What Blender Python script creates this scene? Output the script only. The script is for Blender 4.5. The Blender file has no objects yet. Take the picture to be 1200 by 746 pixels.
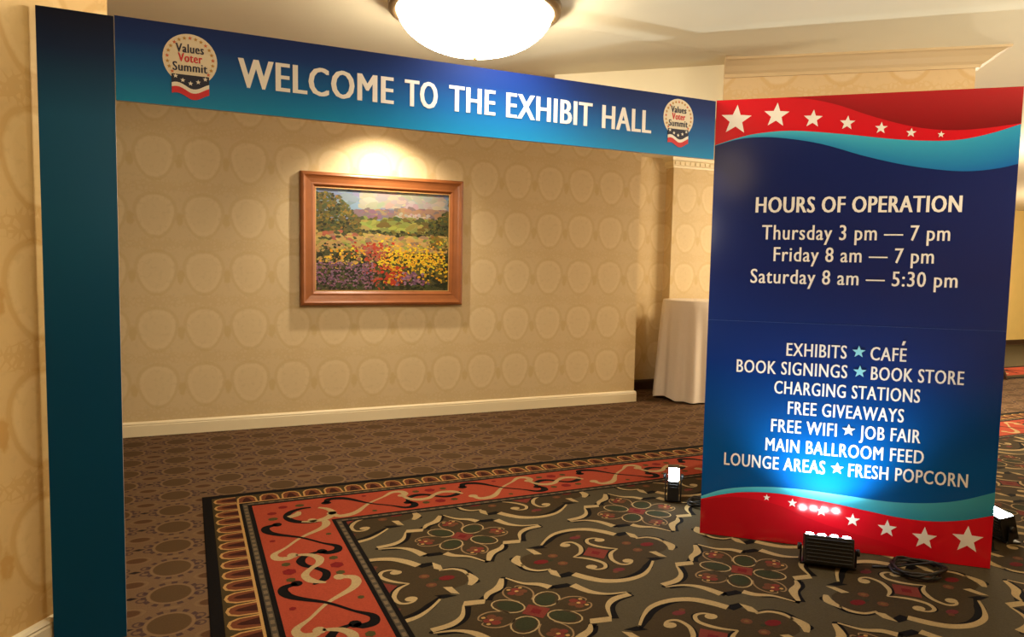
import bpy, bmesh, math, random
from mathutils import Vector, Matrix

random.seed(7)
S = bpy.context.scene
COL = S.collection

# ------------------------------------------------------------------ camera, world, exposure, lights
cam_d = bpy.data.cameras.new('camera')
cam_d.sensor_width = 36.0
cam_d.lens = 850.0 / 1200.0 * 36.0
cam_d.clip_start = 0.05
cam = bpy.data.objects.new('camera', cam_d)
COL.objects.link(cam)
R_ = Vector((0.91297527, -0.4075779, 0.01887865))
U_ = Vector((0.01354392, 0.07651748, 0.99697625))
F_ = Vector((0.40779003, 0.90995897, -0.07537877))
cam.matrix_world = Matrix(((R_.x, U_.x, -F_.x, 0.0), (R_.y, U_.y, -F_.y, 0.0), (R_.z, U_.z, -F_.z, 1.53), (0, 0, 0, 1)))
S.camera = cam

S.view_settings.view_transform = 'Standard'
S.view_settings.look = 'None'
S.view_settings.gamma = 1.0
S.view_settings.use_curve_mapping = False
S.view_settings.exposure = 0.12

world = bpy.data.worlds.new('hall_ambience')
S.world = world
world.use_nodes = True
bg = world.node_tree.nodes['Background']
bg.inputs['Color'].default_value = (1.0, 0.66, 0.36, 1)
bg.inputs['Strength'].default_value = 0.22

CEIL = 2.85
DOME_STRENGTH = 46.0
HALL_DOME_STRENGTH = 60.0
LENS_STRENGTH = 95.0

def lamp(name, kind, loc, energy, color, target=None, radius=0.05, angle=None, blend=0.5, parent=None):
    d = bpy.data.lights.new(name, kind)
    d.energy = energy
    d.color = color
    d.shadow_soft_size = radius
    if kind == 'SPOT':
        d.spot_size = math.radians(angle)
        d.spot_blend = blend
    o = bpy.data.objects.new(name, d)
    COL.objects.link(o)
    o.location = loc
    if target is not None:
        o.rotation_euler = (Vector(target) - Vector(loc)).to_track_quat('-Z', 'Y').to_euler()
    return o

WARM = (1.0, 0.70, 0.40)
# the recessed picture light over the painting and the recessed downlight before the header
lamp('picture_spot', 'SPOT', (1.68, 6.36, CEIL - 0.03), 150, (1.0, 0.84, 0.64), (1.66, 6.75, 1.5), 0.04, 125, 1.0)
lamp('header_downlight', 'SPOT', (1.38, 3.00, CEIL - 0.04), 60, (1.0, 0.97, 0.95), (1.38, 3.16, 2.35), 0.05, 125, 1.0)
# unseen fill lights added behind and beside the camera
lamp('lobby_fill', 'POINT', (3.4, -0.6, 2.55), 52, WARM, None, 0.25)
lamp('lobby_fill', 'POINT', (0.0, 0.2, 2.55), 5, WARM, None, 0.25)
# unseen upward spots, added to brighten the ceiling
lamp('ceiling_fill_spot', 'SPOT', (4.6, 0.6, 1.7), 210, (1.0, 0.88, 0.66), (4.2, 1.2, 2.85), 0.15, 160, 0.6)
lamp('ceiling_fill_spot', 'SPOT', (0.2, 1.0, 1.9), 25, (1.0, 0.86, 0.60), (0.5, 1.8, 2.85), 0.15, 150, 0.6)
lamp('hall_fill', 'POINT', (8.0, 5.2, 1.7), 150, (1.0, 0.84, 0.62), None, 0.15)  # unseen, added to light the hall and throw the table's shadow
lamp('hall_fill', 'POINT', (13.6, 6.3, 2.3), 420, (1.0, 0.84, 0.60), None, 0.2)  # unseen, added to brighten the far hall wall

# ------------------------------------------------------------------ helpers
def lin(c):
    f = lambda v: v / 12.92 if v <= 0.04045 else ((v + 0.055) / 1.055) ** 2.4
    return tuple(f(v / 255.0) for v in c)

class Node:
    """arithmetic on shader sockets"""
    def __init__(self, nt, s): self.nt, self.s = nt, s
    def _m(self, op, *a):
        n = self.nt.nodes.new('ShaderNodeMath'); n.operation = op
        for i, v in enumerate((self,) + a):
            if isinstance(v, Node): self.nt.links.new(v.s, n.inputs[i])
            else: n.inputs[i].default_value = v
        return Node(self.nt, n.outputs[0])
    def __add__(self, o): return self._m('ADD', o)
    def __sub__(self, o): return self._m('SUBTRACT', o)
    def __mul__(self, o): return self._m('MULTIPLY', o)
    def __truediv__(self, o): return self._m('DIVIDE', o)
    def abs(self): return self._m('ABSOLUTE')
    def rnd(self): return self._m('ROUND')
    def sin(self): return self._m('SINE')
    def sqrt(self): return self._m('SQRT')
    def pow(self, e): return self._m('POWER', e)
    def maxi(self, o): return self._m('MAXIMUM', o)
    def mini(self, o): return self._m('MINIMUM', o)
    def atan2(self, o): return self._m('ARCTAN2', o)
    def step(self, lo, hi):               # 0 below lo, 1 above hi (swap to invert)
        n = self.nt.nodes.new('ShaderNodeMapRange'); n.interpolation_type = 'SMOOTHSTEP'
        a, b, x, y = (lo, hi, 0.0, 1.0) if lo < hi else (hi, lo, 1.0, 0.0)
        self.nt.links.new(self.s, n.inputs['Value'])
        n.inputs['From Min'].default_value = a; n.inputs['From Max'].default_value = b
        n.inputs['To Min'].default_value = x; n.inputs['To Max'].default_value = y
        return Node(self.nt, n.outputs['Result'])

def material(name, color=(0.5, 0.5, 0.5), rough=0.5, metal=0.0, spec=0.5, emit=None, strength=0.0, noise=0.0, nscale=20.0, bump=0.0):
    m = bpy.data.materials.new(name); m.use_nodes = True
    nt = m.node_tree; b = nt.nodes['Principled BSDF']
    b.inputs['Base Color'].default_value = (*color, 1)
    b.inputs['Roughness'].default_value = rough
    b.inputs['Metallic'].default_value = metal
    b.inputs['Specular IOR Level'].default_value = spec
    if emit:
        b.inputs['Emission Color'].default_value = (*emit, 1)
        b.inputs['Emission Strength'].default_value = strength
    if noise or bump:
        tc = nt.nodes.new('ShaderNodeTexCoord')
        n = nt.nodes.new('ShaderNodeTexNoise'); n.inputs['Scale'].default_value = nscale; n.inputs['Detail'].default_value = 5
        nt.links.new(tc.outputs['Object'], n.inputs['Vector'])
        if noise:
            mx = mix(nt, (*[c * (1 - noise) for c in color], 1), (*[min(1, c * (1 + noise)) for c in color], 1), n.outputs['Fac'])
            nt.links.new(mx, b.inputs['Base Color'])
        if bump:
            bp = nt.nodes.new('ShaderNodeBump'); bp.inputs['Strength'].default_value = bump; bp.inputs['Distance'].default_value = 0.004
            nt.links.new(n.outputs['Fac'], bp.inputs['Height']); nt.links.new(bp.outputs['Normal'], b.inputs['Normal'])
    return m

def mix(nt, a, b, fac, blend='MIX'):
    n = nt.nodes.new('ShaderNodeMix'); n.data_type = 'RGBA'; n.blend_type = blend
    for v, s in ((a, n.inputs[6]), (b, n.inputs[7]), (fac, n.inputs[0])):
        if isinstance(v, Node): nt.links.new(v.s, s)
        elif isinstance(v, bpy.types.NodeSocket): nt.links.new(v, s)
        else: s.default_value = v
    return n.outputs[2]

def attr_material(name, rough=0.5, spec=0.5, noise=0.0, nscale=200.0, bump=0.0):
    """colour comes from the printed / woven / painted colour of each face"""
    m = bpy.data.materials.new(name); m.use_nodes = True
    nt = m.node_tree; b = nt.nodes['Principled BSDF']
    b.inputs['Roughness'].default_value = rough; b.inputs['Specular IOR Level'].default_value = spec
    a = nt.nodes.new('ShaderNodeAttribute'); a.attribute_name = 'Col'
    out = a.outputs['Color']
    if noise:
        tc = nt.nodes.new('ShaderNodeTexCoord')
        n = nt.nodes.new('ShaderNodeTexNoise'); n.inputs['Scale'].default_value = nscale; n.inputs['Detail'].default_value = 3
        nt.links.new(tc.outputs['Object'], n.inputs['Vector'])
        k = (Node(nt, n.outputs['Fac']) - 0.5) * (2 * noise) + 1.0
        vm = nt.nodes.new('ShaderNodeVectorMath'); vm.operation = 'SCALE'
        nt.links.new(out, vm.inputs[0]); nt.links.new(k.s, vm.inputs['Scale'])
        out = vm.outputs[0]
        if bump:
            bp = nt.nodes.new('ShaderNodeBump'); bp.inputs['Strength'].default_value = bump; bp.inputs['Distance'].default_value = 0.003
            nt.links.new(n.outputs['Fac'], bp.inputs['Height']); nt.links.new(bp.outputs['Normal'], b.inputs['Normal'])
    nt.links.new(out, b.inputs['Base Color'])
    return m

class MB:
    """collects faces (with optional colours and uv) that become ONE mesh object"""
    def __init__(self): self.v, self.f, self.c, self.uv, self.sm = [], [], [], [], []
    def face(self, pts, col=None, uv=None, smooth=False):
        i = len(self.v); self.v += [tuple(p) for p in pts]
        self.f.append(list(range(i, i + len(pts))))
        if col is not None and not isinstance(col[0], (tuple, list)): col = [col] * len(pts)
        self.c.append(col); self.uv.append(uv); self.sm.append(smooth)
    def grid(self, rows, closed=False, smooth=True, col=None):
        i = len(self.v); n = len(rows[0])
        for r in rows: self.v += [tuple(p) for p in r]
        for a in range(len(rows) - 1):
            for b in range(n if closed else n - 1):
                b2 = (b + 1) % n
                self.f.append([i + a * n + b, i + a * n + b2, i + (a + 1) * n + b2, i + (a + 1) * n + b])
                self.c.append(None if col is None else [col] * 4); self.uv.append(None); self.sm.append(smooth)
    def box(self, lo, hi, M=None, col=None):
        x0, y0, z0 = lo; x1, y1, z1 = hi
        P = [Vector(p) for p in ((x0,y0,z0),(x1,y0,z0),(x1,y1,z0),(x0,y1,z0),(x0,y0,z1),(x1,y0,z1),(x1,y1,z1),(x0,y1,z1))]
        if M is not None: P = [M @ p for p in P]
        for q in ((0,3,2,1),(4,5,6,7),(0,1,5,4),(1,2,6,5),(2,3,7,6),(3,0,4,7)): self.face([P[k] for k in q], col)
    def lathe(self, prof, n=32, M=None, smooth=True):
        rows = []
        for r, z in prof:
            row = [Vector((r * math.cos(2 * math.pi * k / n), r * math.sin(2 * math.pi * k / n), z)) for k in range(n)]
            rows.append([M @ p for p in row] if M is not None else row)
        self.grid(rows, True, smooth)
    def tube(self, pts, r, n=8):
        pts = [Vector(p) for p in pts]; rows = []
        for k, p in enumerate(pts):
            t = (pts[min(k + 1, len(pts) - 1)] - pts[max(k - 1, 0)]).normalized()
            a = t.cross(Vector((0, 0, 1)) if abs(t.z) < 0.95 else Vector((1, 0, 0))).normalized(); b = t.cross(a)
            rows.append([p + (a * math.cos(2 * math.pi * j / n) + b * math.sin(2 * math.pi * j / n)) * r for j in range(n)])
        self.grid(rows, True)
        self.face(rows[0]); self.face(rows[-1])
    def build(self, name, mat, parent=None, bevel=0.0, weld=True):
        me = bpy.data.meshes.new(name); me.from_pydata(self.v, [], self.f)
        me.materials.append(mat)
        if any(c is not None for c in self.c):
            at = me.color_attributes.new('Col', 'FLOAT_COLOR', 'CORNER'); k = 0
            for f, c in zip(self.f, self.c):
                for j in range(len(f)):
                    at.data[k].color = (*(c[j] if c is not None else (0.5, 0.5, 0.5)), 1); k += 1
        if any(u is not None for u in self.uv):
            ul = me.uv_layers.new(name='metres'); k = 0
            for f, u in zip(self.f, self.uv):
                for j in range(len(f)):
                    ul.data[k].uv = u[j] if u is not None else (0, 0); k += 1
        for p, s in zip(me.polygons, self.sm): p.use_smooth = s
        me.update()
        o = bpy.data.objects.new(name, me); COL.objects.link(o)
        if weld:
            bm = bmesh.new(); bm.from_mesh(me)
            bmesh.ops.remove_doubles(bm, verts=bm.verts, dist=1e-6)
            bmesh.ops.recalc_face_normals(bm, faces=bm.faces)
            bm.to_mesh(me); bm.free()
        if bevel:
            md = o.modifiers.new('bevel', 'BEVEL'); md.width = bevel; md.segments = 2; md.limit_method = 'ANGLE'
        if parent is not None: o.parent = parent
        return o

def tag(o, label, cat, group=None):
    o['label'] = label; o['category'] = cat
    if group: o['group'] = group
    return o
def empty(name, loc, rot=0.0, M=None):
    o = bpy.data.objects.new(name, None); COL.objects.link(o); o.empty_display_size = 0.1
    if M is not None: o.matrix_world = M
    else: o.location = loc; o.rotation_euler = (0, 0, rot)
    return o
def structure(o): o['kind'] = 'structure'; return o

# ------------------------------------------------------------------ wallpaper
def wallpaper(name, base, ring, ochre, contrast=1.0):
    m = bpy.data.materials.new(name); m.use_nodes = True
    nt = m.node_tree; b = nt.nodes['Principled BSDF']
    b.inputs['Roughness'].default_value = 0.55; b.inputs['Specular IOR Level'].default_value = 0.25
    uvn = nt.nodes.new('ShaderNodeUVMap'); uvn.uv_map = 'metres'
    sp = nt.nodes.new('ShaderNodeSeparateXYZ'); nt.links.new(uvn.outputs['UV'], sp.inputs[0])
    U, V = Node(nt, sp.outputs[0]), Node(nt, sp.outputs[1])
    nz = nt.nodes.new('ShaderNodeTexNoise'); nz.inputs['Scale'].default_value = 26; nz.inputs['Detail'].default_value = 4
    nt.links.new(uvn.outputs['UV'], nz.inputs['Vector'])
    nf = Node(nt, nz.outputs['Fac'])
    leaf = nt.nodes.new('ShaderNodeTexVoronoi'); leaf.inputs['Scale'].default_value = 30; leaf.feature = 'DISTANCE_TO_EDGE'
    nt.links.new(uvn.outputs['UV'], leaf.inputs['Vector'])
    lf = Node(nt, leaf.outputs['Distance'])
    pu, pv = 0.373, 0.486
    u = (U - 3.117) / pu; v = (V - 0.425) / pv
    x = (u - u.rnd()) * pu; y = (v - v.rnd()) * pv
    w = y.step(-0.19, 0.06) * 0.040 + 0.102          # shield: narrow at the foot, broad shoulders
    d = ((x / w).abs().pow(2.3) + (y / 0.165).abs().pow(2.6)).pow(0.42)
    d = d + (nf - 0.5) * 0.10
    ringm = d.step(0.74, 0.84) * d.step(1.04, 0.94)
    inner = d.step(0.66, 0.58)
    inner2 = (d * 9.0).sin().step(0.1, 0.7) * inner
    # ochre leaf clusters between the medallions
    xs = (x.abs() - pu / 2).abs()
    oc = ((xs / 0.035).pow(2) + ((y + 0.03) / 0.075).pow(2)).sqrt() + (nf - 0.5) * 0.9
    och = oc.step(1.0, 0.55)
    v2 = v + 0.5; y2 = (v2 - v2.rnd()) * pv
    spray = ((x / 0.15).pow(2) + (y2 / 0.045).pow(2)).sqrt() + (lf.step(0.0, 0.35) - 0.5) * 1.3
    sp_m = spray.step(1.0, 0.7)
    outl = d.step(1.02, 1.08) * d.step(1.26, 1.16)
    c = mix(nt, (*base, 1), (*ring, 1), d.step(1.03, 0.97) * (0.45 * contrast))
    c = mix(nt, c, (*ring, 1), ringm * (0.45 * contrast))
    c = mix(nt, c, (*base, 1), inner2 * (0.35 * contrast))
    c = mix(nt, c, (*ochre, 1), outl * (0.38 * contrast))
    c = mix(nt, c, (*ochre, 1), och * (0.70 * contrast))
    c = mix(nt, c, (*ochre, 1), sp_m * (0.30 * contrast))
    c = mix(nt, c, (*[k * 0.88 for k in base], 1), nf.step(0.5, 0.72) * 0.4)
    nt.links.new(c, b.inputs['Base Color'])
    return m

PAPER = wallpaper('cream_damask_wallpaper', lin((208, 186, 144)), lin((222, 203, 163)), lin((188, 158, 98)), 0.58)
PAPER_NEAR = wallpaper('cream_leaf_wallpaper', lin((214, 180, 118)), lin((224, 194, 134)), lin((192, 146, 72)), 1.1)
PAPER_PILLAR = wallpaper('beige_leaf_wallpaper', lin((212, 184, 142)), lin((220, 196, 158)), lin((198, 158, 98)), 1.0)
PAPER_HALL = material('yellow_hall_wallpaper', lin((226, 196, 120)), 0.6, noise=0.06, nscale=6)
PAINT = material('cream_trim_paint', lin((232, 218, 182)), 0.4, noise=0.03, nscale=8)
CEILING = material('warm_white_ceiling_paint', lin((232, 222, 194)), 0.8, noise=0.03, nscale=5, bump=0.05)
DARK_BROWN = material('dark_brown_finish', lin((60, 38, 24)), 0.5, noise=0.2, nscale=30)

def wall(name, p0, p1, thick, z0, z1, mat, u0=0.0):
    """a straight wall; its room face runs p0 -> p1 and the thickness goes to the left of that direction"""
    p0, p1 = Vector((*p0, 0)), Vector((*p1, 0)); d = (p1 - p0); L = d.length; d.normalize(); n = Vector((-d.y, d.x, 0)) * thick
    mb = MB(); a, b, c, e = p0, p1, p1 + n, p0 + n
    Z0, Z1 = Vector((0, 0, z0)), Vector((0, 0, z1))
    def q(s, t, us, ue): mb.face([s + Z0, t + Z0, t + Z1, s + Z1], None, [(us, z0), (ue, z0), (ue, z1), (us, z1)])
    q(a, b, u0, u0 + L); q(b, c, u0 + L, u0 + L + thick); q(c, e, u0, u0 + L); q(e, a, u0 - thick, u0)
    mb.face([a + Z1, b + Z1, c + Z1, e + Z1], None, [(0, 0)] * 4); mb.face([e + Z0, c + Z0, b + Z0, a + Z0], None, [(0, 0)] * 4)
    return structure(mb.build(name, mat))

def baseboard(name, path, mat=None, h=0.125, t=0.022):
    """moulded skirting swept along a floor path, room on the right-hand side of the path"""
    prof = [(0, 0), (t, 0), (t, h * 0.74), (t * 0.8, h * 0.80), (t * 0.95, h * 0.86), (t * 0.6, h * 0.95), (0, h)]
    return structure(sweep(path, prof).build(name, mat or PAINT))

def sweep(path, prof, closed_prof=False):
    P = [Vector((*p[:2], 0)) for p in path]; mb = MB(); rows = []
    for k, p in enumerate(P):
        d0 = (P[k] - P[k - 1]).normalized() if k else (P[1] - P[0]).normalized()
        d1 = (P[k + 1] - P[k]).normalized() if k < len(P) - 1 else d0
        n0, n1 = Vector((d0.y, -d0.x, 0)), Vector((d1.y, -d1.x, 0))
        n = (n0 + n1); n = n / max(1e-6, n.dot(n0))
        rows.append([p + n * o + Vector((0, 0, z)) for o, z in prof])
    mb.grid(rows, closed_prof, False)
    mb.face(rows[0]); mb.face(list(reversed(rows[-1])))
    return mb

Y_WALL, Y_REC, Y_PIL, Y_HALL = 6.86, 7.50, 7.35, 9.80
wall('wall_back', (-4.0, Y_WALL), (4.605, Y_WALL), 0.64, 0, CEIL + 0.1, PAPER, -4.0)
wall('wall_recess', (4.5, Y_REC), (5.6, Y_REC), 0.3, 0, CEIL + 0.1, PAPER, 4.5)
wall('wall_pilaster', (5.41, Y_PIL), (7.2, Y_PIL), 0.5, 0, CEIL + 0.1, PAPER, 5.52)
wall('wall_hall', (6.9, Y_HALL), (20.0, Y_HALL), 0.2, 0, CEIL + 0.1, PAPER_HALL)
wall('wall_hall_side', (7.0, Y_PIL + 0.4), (7.0, Y_HALL), 0.3, 0, CEIL + 0.1, PAPER_HALL)
wall('wall_right', (19.5, Y_HALL), (19.5, -3.0), 0.2, 0, CEIL + 0.1, PAPER_HALL)
wall('wall_front', (19.5, -3.0), (-3.0, -3.0), 0.2, 0, CEIL + 0.1, PAPER_NEAR)
DL = Vector((0.602, 0.798, 0))
CL = Vector((-0.289, 3.519, 0))
a = CL - DL * 3.0
wall('wall_left', (a.x, a.y), (CL.x, CL.y), 0.7, 0, CEIL + 0.1, PAPER_NEAR, 0.1)
baseboard('baseboard_back', [(-4.0, Y_WALL), (4.605, Y_WALL), (4.605, Y_REC)])
baseboard('baseboard_left', [(a.x, a.y), (CL.x, CL.y)])
baseboard('baseboard_recess', [(4.63, Y_REC), (5.41, Y_REC), (5.41, Y_PIL), (7.2, Y_PIL)], DARK_BROWN)  # dark brown skirting here, cream along the main wall
baseboard('baseboard_hall', [(7.0, Y_HALL), (19.5, Y_HALL)], DARK_BROWN, 0.1)
# capital moulding on the pilaster, with its row of dentils
cp = [(0, 0), (0.012, 0), (0.016, 0.02), (0.03, 0.028), (0.03, 0.075), (0.055, 0.085), (0.06, 0.12), (0, 0.12)]
cm = sweep([(5.41, Y_REC), (5.41, Y_PIL), (7.2, Y_PIL)], [(o, CEIL - 0.12 + z) for o, z in cp])
for k in range(24):
    x = 5.40 + k * 0.075
    cm.box((x, Y_PIL - 0.044, CEIL - 0.088), (x + 0.042, Y_PIL - 0.02, CEIL - 0.05))
structure(cm.build('trim_1', PAINT))

# the great pillar behind the sign, its faces parallel to the sign, with a crown moulding
PD = Vector((0.789, -0.614, 0)); PN = Vector((-0.614, -0.789, 0))
K0, K1 = Vector((3.026, 3.673, 0)), Vector((4.306, 2.677, 0))       # ends of the crown's top edge
pe = 0.16
f0 = K0 - PN * pe + PD * 0.03; f1 = K1 - PN * pe - PD * pe
wall('wall_pillar', (f0.x, f0.y), (f1.x, f1.y), 0.85, 0.006, CEIL + 0.1, PAPER_PILLAR, 0.55)
b1 = f1 - PN * 0.85
crown = [(0, 0), (0.018, 0.0), (0.022, 0.018), (0.045, 0.03), (0.075, 0.055), (0.115, 0.078), (0.135, 0.082), (0.14, 0.098), (0.16, 0.102), (0.16, 0.116), (0, 0.116)]
structure(sweep([(f0.x - 0.0, f0.y), (f1.x, f1.y), (b1.x, b1.y)], [(o, CEIL - 0.116 + z) for o, z in crown]).build('trim_2', material('beige_crown_paint', lin((205, 180, 140)), 0.45)))

# ceiling: two levels meeting along a soft step, and a bulkhead that runs into the pillar
mb = MB()
ys = [-4.0, 3.60, 3.66, 3.70, 11.0]; zs = [CEIL - 0.022, CEIL - 0.022, CEIL - 0.014, CEIL, CEIL]
mb.grid([[(x, y, z) for x in (-5.0, 21.0)] for y, z in zip(ys, zs)], False, False)
mb.grid([[(x, y, CEIL + 0.12) for x in (-5.0, 21.0)] for y in (-4.0, 11.0)], False, False)
structure(mb.build('ceiling', CEILING))
bh = MB()
P0, P1 = Vector((2.36, 4.62, 0)), Vector((3.30, 3.80, 0)); bn = Vector((0.66, 0.75, 0)) * 0.3
q = [P0, P1, P1 + bn, P0 + bn]
z0, z1 = 2.50, CEIL + 0.05
bh.face([p + Vector((0, 0, z0)) for p in q]); bh.face([p + Vector((0, 0, z1)) for p in q])
for k in range(4): bh.face([q[k] + Vector((0,0,z0)), q[(k+1) % 4] + Vector((0,0,z0)), q[(k+1) % 4] + Vector((0,0,z1)), q[k] + Vector((0,0,z1))])
structure(bh.build('ceiling_bulkhead', CEILING, bevel=0.01))

# ------------------------------------------------------------------ floor: brown carpet woven with rings of ovals
def oval_carpet():
    m = bpy.data.materials.new('brown_oval_carpet'); m.use_nodes = True
    nt = m.node_tree; b = nt.nodes['Principled BSDF']
    b.inputs['Roughness'].default_value = 0.95; b.inputs['Specular IOR Level'].default_value = 0.1
    tc = nt.nodes.new('ShaderNodeTexCoord'); sp = nt.nodes.new('ShaderNodeSeparateXYZ')
    nt.links.new(tc.outputs['Object'], sp.inputs[0])
    X, Y = Node(nt, sp.outputs[0]), Node(nt, sp.outputs[1])
    pu, pv = 0.33, 0.30
    u = (X + 0.088) / pu; v = (Y - 3.253) / pv
    x = (u - u.rnd()) * pu; y = (v - v.rnd()) * pv
    d = (x.pow(2) + (y * 0.95).pow(2)).sqrt(); an = y.atan2(x)
    inner = d.step(0.088, 0.082)
    ringl = d.step(0.086, 0.090) * d.step(0.102, 0.097)
    dash = d.step(0.100, 0.104) * d.step(0.126, 0.121)
    tick = (an * 14.0).sin().step(-0.1, 0.2)
    xk = x.abs() - pu / 2; yk = y
    knot = ((xk / 0.034).abs() + (yk / 0.016).abs()).step(1.1, 0.8)
    curl = ((xk.abs() - 0.045).pow(2) + (yk.abs() - 0.035).pow(2)).sqrt()
    curlm = curl.step(0.012, 0.017) * curl.step(0.026, 0.021)
    yo = y.abs() - pv / 2
    so = ((xk / 0.062).pow(2) + (yo / 0.040).pow(2)).sqrt()
    som = so.step(0.85, 0.7); sor = so.step(0.86, 0.95) * so.step(1.18, 1.08)
    vo = ((x / 0.05).pow(2) + (yo / 0.016).pow(2)).sqrt().step(1.0, 0.8)
    base, olive, dark, tan, purple = [(*lin(k), 1) for k in ((98, 75, 53), (76, 57, 36), (28, 20, 22), (116, 92, 64), (58, 42, 42))]
    c = mix(nt, base, tan, ringl * 0.55)
    c = mix(nt, c, olive, inner)
    c = mix(nt, c, purple, dash * tick * 0.9)
    c = mix(nt, c, tan, sor * 0.4)
    c = mix(nt, c, (*lin((74, 50, 32)), 1), som)
    c = mix(nt, c, purple, curlm * 0.8)
    c = mix(nt, c, tan, vo * 0.5)
    c = mix(nt, c, dark, knot)
    nz = nt.nodes.new('ShaderNodeTexNoise'); nz.inputs['Scale'].default_value = 160; nz.inputs['Detail'].default_value = 2
    nt.links.new(tc.outputs['Object'], nz.inputs['Vector'])
    k = (Node(nt, nz.outputs['Fac']) - 0.5) * 0.5 + 1.0
    vm = nt.nodes.new('ShaderNodeVectorMath'); vm.operation = 'SCALE'
    nt.links.new(c, vm.inputs[0]); nt.links.new(k.s, vm.inputs['Scale'])
    nt.links.new(vm.outputs[0], b.inputs['Base Color'])
    return m
fl = MB(); fl.box((-5, -4, -0.1), (21, 11, 0.0))
structure(fl.build('floor', oval_carpet()))

# ------------------------------------------------------------------ patterned carpet field with its border
def catmull(pts, sub=6):
    P = [Vector((*p[:2], 0)) for p in pts]; out = []
    for i in range(len(P) - 1):
        a, b, c, d = P[max(i - 1, 0)], P[i], P[i + 1], P[min(i + 2, len(P) - 1)]
        for k in range(sub):
            t = k / sub
            out.append(0.5 * ((2 * b) + (c - a) * t + (2 * a - 5 * b + 4 * c - d) * t * t + (3 * b - a - 3 * c + d) * t ** 3))
    out.append(P[-1]); return out
def interp(ws, t):
    f = t * (len(ws) - 1); i = min(int(f), len(ws) - 2); return ws[i] + (ws[i + 1] - ws[i]) * (f - i)

class Weave(MB):
    """flat woven shapes, clipped to the field they belong to"""
    def __init__(self, clip=None): super().__init__(); self.clip = clip
    def poly(self, pts, z, col):
        pts = [(p[0], p[1]) for p in pts]
        for axis, sgn, lim in (self.clip or ()):
            out = []
            for k in range(len(pts)):
                p, q = pts[k], pts[(k + 1) % len(pts)]
                dp, dq = sgn * (p[axis] - lim), sgn * (q[axis] - lim)
                if dp >= 0: out.append(p)
                if (dp >= 0) != (dq >= 0):
                    t = dp / (dp - dq); out.append((p[0] + (q[0] - p[0]) * t, p[1] + (q[1] - p[1]) * t))
            pts = out
            if len(pts) < 3: return
        self.face([(x, y, z) for x, y in pts], col)
    def ribbon(self, pts, ws, z, col, T=lambda p: p, sub=5):
        c = catmull(pts, sub) if len(pts) > 2 else [Vector((*p[:2], 0)) for p in pts]
        n = len(c); L, Rr = [], []
        for k, p in enumerate(c):
            t = (c[min(k + 1, n - 1)] - c[max(k - 1, 0)])
            if t.length < 1e-9: t = Vector((1, 0, 0))
            t.normalize(); w = interp(ws, k / (n - 1)) / 2; m = Vector((-t.y, t.x, 0)) * w
            L.append(T(p + m)); Rr.append(T(p - m))
        for k in range(n - 1): self.poly([L[k], Rr[k], Rr[k + 1], L[k + 1]], z, col)
    def oval(self, c, rx, ry, z, col, T=lambda p: p, n=12, rot=0.0, pw=1.0):
        P = []
        for k in range(n):
            a = 2 * math.pi * k / n; x, y = rx * math.cos(a), ry * math.sin(a)
            P.append(T(Vector((c[0] + x * math.cos(rot) - y * math.sin(rot), c[1] + x * math.sin(rot) + y * math.cos(rot), 0))))
        self.poly(P, z, col)
    def fan(self, pts, c, z, col, T=lambda p: p):
        for k in range(len(pts)):
            self.poly([T(Vector((*c, 0))), T(Vector((*pts[k][:2], 0))), T(Vector((*pts[(k + 1) % len(pts)][:2], 0)))], z, col)

CREAM, BLACK = lin((150, 128, 90)), lin((14, 11, 10))
GREY, BROWN = lin((68, 60, 44)), lin((55, 44, 28))
GREEN, RED, DRED = lin((44, 45, 28)), lin((100, 44, 35)), lin((90, 25, 25))
OCHRE, RUST, PINK = lin((99, 67, 38)), lin((88, 53, 35)), lin((90, 39, 39))
BAND, BANDR, BANDG = lin((138, 57, 38)), lin((104, 26, 25)), lin((65, 58, 30))
GOLD, DASH = lin((158, 122, 72)), lin((66, 58, 46))
Z = dict(base=0.0030, fill=0.0034, black=0.0038, cream=0.0042, top=0.0046, top2=0.0050)

def sym4(f):
    for sx in (1, -1):
        for sy in (1, -1): f(sx, sy)

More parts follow.
